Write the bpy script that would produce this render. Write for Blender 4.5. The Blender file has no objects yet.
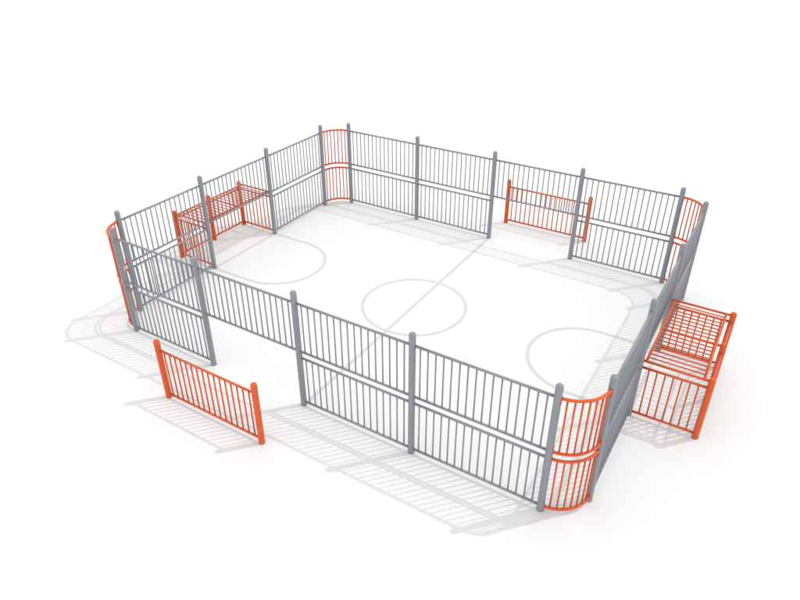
import bpy, bmesh, math
from mathutils import Vector, Matrix

scene = bpy.context.scene
COL = scene.collection
PI = math.pi

# ------------------------------------------------------------------ sizes
W = 2.8            # panel width, post centre to post centre
R = 0.7            # radius of the curved corners
NX, NY = 4, 3      # panels along the long and the short sides
LX = NX * W
DY = NY * W + 2 * R
H = 2.997          # height of the grey posts
OH = 1.595         # height of the orange posts
POST_R = 0.068
RAIL_R = 0.0275
BAR_R = 0.0157
Z_LOW = (0.115, 1.33)
Z_UP = (1.50, 2.715)
NB = 16


# ------------------------------------------------------------------ materials
def material(name, base, rough, vary=0.04, scale=6.0, coat=0.0, bump=0.0, spec=0.5):
    m = bpy.data.materials.new(name)
    m.use_nodes = True
    nt = m.node_tree
    b = nt.nodes['Principled BSDF']
    tc = nt.nodes.new('ShaderNodeTexCoord')
    no = nt.nodes.new('ShaderNodeTexNoise')
    no.inputs['Scale'].default_value = scale
    no.inputs['Detail'].default_value = 5
    nt.links.new(tc.outputs['Object'], no.inputs['Vector'])
    ramp = nt.nodes.new('ShaderNodeValToRGB')
    ramp.color_ramp.elements[0].position = 0.3
    ramp.color_ramp.elements[1].position = 0.7
    ramp.color_ramp.elements[0].color = (*[c * (1 - vary) for c in base], 1)
    ramp.color_ramp.elements[1].color = (*[min(1, c * (1 + vary)) for c in base], 1)
    nt.links.new(no.outputs['Fac'], ramp.inputs['Fac'])
    nt.links.new(ramp.outputs['Color'], b.inputs['Base Color'])
    b.inputs['Roughness'].default_value = rough
    b.inputs['Specular IOR Level'].default_value = spec
    b.inputs['Coat Weight'].default_value = coat
    if bump:
        n2 = nt.nodes.new('ShaderNodeTexNoise')
        n2.inputs['Scale'].default_value = 220
        n2.inputs['Detail'].default_value = 2
        nt.links.new(tc.outputs['Object'], n2.inputs['Vector'])
        bp = nt.nodes.new('ShaderNodeBump')
        bp.inputs['Strength'].default_value = bump
        bp.inputs['Distance'].default_value = 0.002
        nt.links.new(n2.outputs['Fac'], bp.inputs['Height'])
        nt.links.new(bp.outputs['Normal'], b.inputs['Normal'])
    return m


GREY = material('grey_powder_coat', (0.262, 0.279, 0.310), 0.5, 0.04, 5, bump=0.15, spec=0.35)
ORANGE = material('orange_powder_coat', (0.68, 0.105, 0.022), 0.45, 0.04, 5, bump=0.15, spec=0.38)
WHITE = material('white_floor', (0.80, 0.80, 0.80), 0.9, 0.006, 0.6, spec=0.0)
LINE = material('pale_grey_paint', (0.635, 0.635, 0.635), 0.8, 0.02, 3, spec=0.0)


# ------------------------------------------------------------------ mesh helpers
def finish(bm, name, mat):
    bmesh.ops.recalc_face_normals(bm, faces=bm.faces)
    me = bpy.data.meshes.new(name)
    bm.to_mesh(me)
    bm.free()
    me.materials.append(mat)
    return me


def add_path_tube(bm, pts, r, n=14):
    """round tube along a polyline, closed ends"""
    pts = [Vector(p) for p in pts]
    rings = []
    up = Vector((0, 0, 1))
    for i, p in enumerate(pts):
        a = pts[max(i - 1, 0)]
        b = pts[min(i + 1, len(pts) - 1)]
        t = (b - a).normalized()
        ref = up if abs(t.z) < 0.9 else Vector((1, 0, 0))
        u = t.cross(ref).normalized()
        v = u.cross(t).normalized()
        rings.append([bm.verts.new(p + u * (r * math.cos(2 * PI * k / n)) + v * (r * math.sin(2 * PI * k / n)))
                      for k in range(n)])
    for A, B in zip(rings, rings[1:]):
        for k in range(n):
            f = bm.faces.new((A[k], A[(k + 1) % n], B[(k + 1) % n], B[k]))
            f.smooth = True
    bm.faces.new(rings[0])
    bm.faces.new(list(reversed(rings[-1])))


def add_lathe(bm, prof, n=28):
    """profile [(r, z)...] revolved about z; first and last radius 0 close it"""
    rings = []
    for r, z in prof:
        if r < 1e-6:
            rings.append([bm.verts.new((0, 0, z))])
        else:
            rings.append([bm.verts.new((r * math.cos(2 * PI * k / n), r * math.sin(2 * PI * k / n), z)) for k in range(n)])
    for A, B in zip(rings, rings[1:]):
        for k in range(n):
            k2 = (k + 1) % n
            if len(A) == 1:
                f = bm.faces.new((A[0], B[k], B[k2]))
            elif len(B) == 1:
                f = bm.faces.new((A[k], A[k2], B[0]))
            else:
                f = bm.faces.new((A[k], A[k2], B[k2], B[k]))
            f.smooth = True


def add_box(bm, c, s, ax=0.0, bev=0.003):
    """box at c with size s turned about z by ax"""
    r = bmesh.ops.create_cube(bm, size=1.0)
    vs = r['verts']
    M = Matrix.Translation(c) @ Matrix.Rotation(ax, 4, 'Z') @ Matrix.Diagonal((*s, 1))
    bmesh.ops.transform(bm, matrix=M, verts=vs)
    if bev:
        es = list({e for v in vs for e in v.link_edges})
        bmesh.ops.bevel(bm, geom=es, offset=bev, segments=2, affect='EDGES', clamp_overlap=True)


def post_mesh(name, h, mat):
    bm = bmesh.new()
    r = POST_R
    prof = [(0, 0.0), (r, 0.0), (r, 0.02), (r, h - 0.062)]
    # low domed cap with a soft shoulder
    for k in range(1, 9):
        a = PI / 2 * k / 8
        prof.append((r * math.cos(a) ** 0.8 if k < 8 else 0, h - 0.062 + 0.062 * math.sin(a)))
    add_lathe(bm, prof)
    return finish(bm, name, mat)


def bar_mesh(name, length, mat, r=BAR_R):
    bm = bmesh.new()
    add_path_tube(bm, [(0, 0, 0), (0, 0, length)], r, 10)
    return finish(bm, name, mat)


def rail_mesh(name, length, mat):
    """one straight rail along local x, centred on the origin"""
    bm = bmesh.new()
    add_path_tube(bm, [(-length / 2, 0, 0), (length / 2, 0, 0)], RAIL_R)
    return finish(bm, name, mat)


# ------------------------------------------------------------------ object helpers
def obj(name, data, parent=None, loc=(0, 0, 0), rz=0.0):
    o = bpy.data.objects.new(name, data)
    COL.objects.link(o)
    o.parent = parent
    o.location = loc
    o.rotation_euler = (0, 0, rz)
    return o


def thing(name, loc, rz, label, cat, group=None):
    o = obj(name, None, None, loc, rz)
    o.empty_display_size = 0.3
    o['label'] = label
    o['category'] = cat
    if group:
        o['group'] = group
    return o


def structure(name, data, loc=(0, 0, 0)):
    o = obj(name, data, None, loc)
    o['kind'] = 'structure'
    return o


ME = {
    'post': post_mesh('post', H, GREY),
    'opost': post_mesh('post', OH, ORANGE),
    'rail': rail_mesh('rail', W - 2 * POST_R + 0.012, GREY),
    'orail': rail_mesh('rail', W - 2 * POST_R + 0.012, ORANGE),
    'orail_half': rail_mesh('rail', W / 2 - 2 * POST_R + 0.012, ORANGE),
    'bar_up': bar_mesh('bar', Z_UP[1] - Z_UP[0] - 2 * RAIL_R + 0.012, GREY),
    'bar_low': bar_mesh('bar', Z_LOW[1] - Z_LOW[0] - 2 * RAIL_R + 0.012, GREY),
    'obar_up': bar_mesh('bar', Z_UP[1] - Z_UP[0] - 2 * RAIL_R + 0.012, ORANGE, 0.0172),
    'obar_low': bar_mesh('bar', Z_LOW[1] - Z_LOW[0] - 2 * RAIL_R + 0.012, ORANGE, 0.0172),
}
BAR_STEP = 0.1635


def panel(parent, loc, rz, rail, bar, zs, n):
    p = obj('railing_panel', None, parent, loc, rz)
    p.empty_display_size = 0.2
    for z in zs:
        obj('rail', ME[rail], p, (0, 0, z))
    for k in range(n):
        x = (k - (n - 1) / 2) * BAR_STEP
        obj('bar', ME[bar], p, (x, 0, zs[0] + RAIL_R - 0.006))
    return p


# ------------------------------------------------------------------ grey fences
def fence(name, loc, rz, n, gap, label):
    """n panels along local x from the origin; panel number gap has no lower half"""
    t = thing(name, loc, rz, label, 'fence', 'grey railing fences around the court')
    for i in range(n + 1):
        obj('post', ME['post'], t, (i * W, 0, 0), i * 0.7)
    for i in range(n):
        c = ((i + 0.5) * W, 0, 0)
        panel(t, c, 0, 'rail', 'bar_up', Z_UP, NB)
        if i != gap:
            panel(t, c, 0, 'rail', 'bar_low', Z_LOW, NB)
    return t


fence('railing_fence', (0, 0, 0), 0, NX, 1,
      'long grey railing fence nearest the viewer, its gateway behind the low orange barrier')
fence('railing_fence', (0, DY, 0), 0, NX, 2,
      'long grey railing fence along the far side, its gateway before an orange barrier')
fence('railing_fence', (-R, R, 0), PI / 2, NY, 1,
      'short grey railing fence at the left end, open into the left orange goal')
fence('railing_fence', (LX + R, R, 0), PI / 2, NY, 1,
      'short grey railing fence at the right end, seen almost edge-on beside the right orange goal')


# ------------------------------------------------------------------ curved orange corners
NCB = 7
CORNER_RAIL_R = 0.030


def arc_points(a0, a1, n, z, r=R):
    return [(r * math.cos(a0 + (a1 - a0) * k / n), r * math.sin(a0 + (a1 - a0) * k / n), z) for k in range(n + 1)]


CPAD = POST_R / R - 0.008


def corner_rail_mesh(s):
    """quarter circle from local angle 0 to 90 degrees about the origin; plates at its ends reach up or down by s"""
    bm = bmesh.new()
    add_path_tube(bm, arc_points(CPAD, PI / 2 - CPAD, 20, 0), CORNER_RAIL_R)
    for a in (CPAD + 0.006, PI / 2 - CPAD - 0.006):
        add_box(bm, (R * math.cos(a), R * math.sin(a), s * 0.045), (0.056, 0.012, 0.165), a)
    return finish(bm, 'rail', ORANGE)


ME['corner_rail_top'] = corner_rail_mesh(-1)
ME['corner_rail_bottom'] = corner_rail_mesh(1)


def corner(loc, rz, label):
    t = thing('corner_railing', loc, rz, label, 'railing', 'curved orange corner railings')
    for bar, zs in (('obar_up', Z_UP), ('obar_low', Z_LOW)):
        p = obj('railing_panel', None, t)
        obj('rail', ME['corner_rail_bottom'], p, (0, 0, zs[0]))
        obj('rail', ME['corner_rail_top'], p, (0, 0, zs[1]))
        for k in range(NCB):
            a = PI / 4 + (k - (NCB - 1) / 2) * 0.128 / R
            obj('bar', ME[bar], p, (R * math.cos(a), R * math.sin(a), zs[0] + RAIL_R - 0.006), a)


corner((LX, R, 0), -PI / 2, 'curved orange corner railing nearest the viewer, bulging out at the front right')
corner((0, R, 0), PI, 'curved orange corner railing at the left tip, mostly hidden behind grey posts')
corner((0, DY - R, 0), PI / 2, 'curved orange corner railing at the far corner beyond the left goal')
corner((LX, DY - R, 0), 0, 'curved orange corner railing at the far right, half hidden by the edge-on fence')


# ------------------------------------------------------------------ low orange barriers outside the gateways
def barrier(loc, rz, label):
    t = thing('gate_barrier', loc, rz, label, 'barrier', 'low orange barriers outside the gateways')
    for s in (-1, 1):
        obj('post', ME['opost'], t, (s * W / 2, 0, 0), s)
    panel(t, (0, 0, 0), 0, 'orail', 'obar_low', Z_LOW, NB)


barrier((1.5 * W, -W / 2, 0), 0, 'low orange barrier standing free in front of the near fence')
barrier((2.5 * W, DY + W / 2, 0), 0, 'low orange barrier standing beyond the gateway of the far fence')


# ------------------------------------------------------------------ orange goals
NROOF = 8          # roof bars in each half
Z_ROOF = 1.50
RX0, RX1 = 0.115, W / 2 - 0.15


def tube_mesh(name, p0, p1, mat):
    bm = bmesh.new()
    add_path_tube(bm, [p0, p1], RAIL_R)
    return finish(bm, name, mat)


def roof_bar_mesh():
    bm = bmesh.new()
    add_path_tube(bm, [(RX0 + RAIL_R - 0.006, 0, 0), (RX1 - RAIL_R + 0.006, 0, 0)], BAR_R, 10)
    return finish(bm, 'bar', ORANGE)


ME['roof_cross'] = tube_mesh('rail', (POST_R - 0.006, 0, 0), (W / 2 - POST_R + 0.006, 0, 0), ORANGE)
ME['roof_mid'] = tube_mesh('rail', (RX0 + 0.01, 0, 0), (W / 2 - POST_R + 0.006, 0, 0), ORANGE)
ME['roof_long'] = tube_mesh('rail', (0, -W / 2 + 0.012, 0), (0, W / 2 - 0.012, 0), ORANGE)
ME['roof_bar'] = roof_bar_mesh()


def goal(loc, rz, label):
    t = thing('goal', loc, rz, label, 'goal', 'orange caged goals at the two ends')
    h = W / 2
    for y in (-h, 0, h):
        obj('post', ME['opost'], t, (h, y, 0), y)
    for y in (-h / 2, h / 2):
        panel(t, (h, y, 0), PI / 2, 'orail_half', 'obar_low', Z_LOW, 7)
    for y in (-h, h):
        panel(t, (h / 2, y, 0), 0, 'orail_half', 'obar_low', Z_LOW, 7)
    p = obj('roof_panel', None, t)
    for y in (-h, h):
        obj('rail', ME['roof_cross'], p, (0, y, Z_ROOF))
    obj('rail', ME['roof_mid'], p, (0, 0, Z_ROOF - 0.001))
    for x in (RX0, RX1):
        obj('rail', ME['roof_long'], p, (x, 0, Z_ROOF + 0.001))
    for s in (-1, 1):
        for k in range(NROOF):
            obj('bar', ME['roof_bar'], p, (0, s * (h / 2 + (k - (NROOF - 1) / 2) * 0.151), Z_ROOF))


goal((-R, DY / 2, 0), PI, 'orange caged goal with barred roof at the left end, seen through the grey fence')
goal((LX + R, DY / 2, 0), 0, 'orange caged goal with barred roof jutting out at the right end')


# ------------------------------------------------------------------ ground and markings
bm = bmesh.new()
bmesh.ops.create_circle(bm, cap_ends=True, radius=400, segments=96)
ground = structure('ground', finish(bm, 'ground', WHITE), (LX / 2, DY / 2, 0))

LW = 0.088
ZL = 0.004


def ribbon_mesh(name, pts, w=LW, closed=False):
    bm = bmesh.new()
    n = len(pts)
    A, B = [], []
    for i in range(n):
        a = Vector(pts[(i - 1) % n] if closed or i > 0 else pts[i])
        b = Vector(pts[(i + 1) % n] if closed or i < n - 1 else pts[i])
        t = (b - a).normalized()
        nrm = Vector((-t.y, t.x)) * w / 2
        p = Vector(pts[i])
        A.append(bm.verts.new((p.x + nrm.x, p.y + nrm.y, ZL)))
        B.append(bm.verts.new((p.x - nrm.x, p.y - nrm.y, ZL)))
    for i in range(n if closed else n - 1):
        j = (i + 1) % n
        bm.faces.new((A[i], B[i], B[j], A[j]))
    bmesh.ops.recalc_face_normals(bm, faces=bm.faces)
    if bm.faces[:] and bm.faces[:][0].normal.z < 0:
        bmesh.ops.reverse_faces(bm, faces=bm.faces)
    me = bpy.data.meshes.new(name)
    bm.to_mesh(me)
    bm.free()
    me.materials.append(LINE)
    return me


cx, cy, cr = LX / 2 + 0.01, DY / 2 - 0.04, 1.44
structure('centre_circle', ribbon_mesh('centre_circle', [
    (cx + cr * math.cos(2 * PI * k / 128), cy + cr * math.sin(2 * PI * k / 128)) for k in range(128)], closed=True))
hc = LW / 2 + 0.002
for y0, y1 in ((0.07, cy - cr - hc), (cy - cr + hc, cy + cr - hc), (cy + cr + hc, DY - 0.07)):
    structure('centre_line', ribbon_mesh('centre_line', [(cx, y0), (cx, y1)]))
cy, cr = DY / 2, W / 2
for x0, s in ((-R, 1), (LX + R, -1)):
    pts = [(x0 + s * 0.07, cy - cr), (x0 + s * cr, cy - cr)]
    pts += [(x0 + s * (cr + (cr + 0.03) * math.sin(PI * k / 64)), cy - cr * math.cos(PI * k / 64)) for k in range(1, 64)]
    pts += [(x0 + s * cr, cy + cr), (x0 + s * 0.07, cy + cr)]
    structure('goal_area_line', ribbon_mesh('goal_area_line', pts))
    structure('goal_line', ribbon_mesh('goal_line', [(x0, cy - cr + 0.07), (x0, cy + cr - 0.07)]))

# ------------------------------------------------------------------ light
world = bpy.data.worlds.new('World')
scene.world = world
world.use_nodes = True
bg = world.node_tree.nodes['Background']
bg.inputs['Color'].default_value = (1.0, 0.984, 0.980, 1)
bg.inputs['Strength'].default_value = 1.12

sun = bpy.data.lights.new('sun', 'SUN')
sun.energy = 0.92
sun.angle = math.radians(1.0)
sun.color = (0.98, 1.0, 1.0)
so = bpy.data.objects.new('sun', sun)
COL.objects.link(so)
so.location = (10, 12, 20)
so.rotation_euler = Vector((0.39, 0.438, 1.0)).to_track_quat('Z', 'Y').to_euler()

# ------------------------------------------------------------------ camera
cam = bpy.data.cameras.new('camera')
co = bpy.data.objects.new('camera', cam)
COL.objects.link(co)
co.location = (13.3309, -8.4719, 9.8425)
co.rotation_euler = (1.0271, 0, 0.5504)
cam.sensor_fit = 'HORIZONTAL'
cam.sensor_width = 36.0
cam.lens = 654.138 / 800 * 36.0
cam.shift_y = -10.83 / 800
cam.clip_start = 0.1
cam.clip_end = 2000
scene.camera = co

scene.view_settings.view_transform = 'Standard'
scene.view_settings.look = 'None'
scene.view_settings.exposure = 0
scene.view_settings.gamma = 1
scene.render.film_transparent = False
scene.cycles.max_bounces = 8
scene.cycles.diffuse_bounces = 1
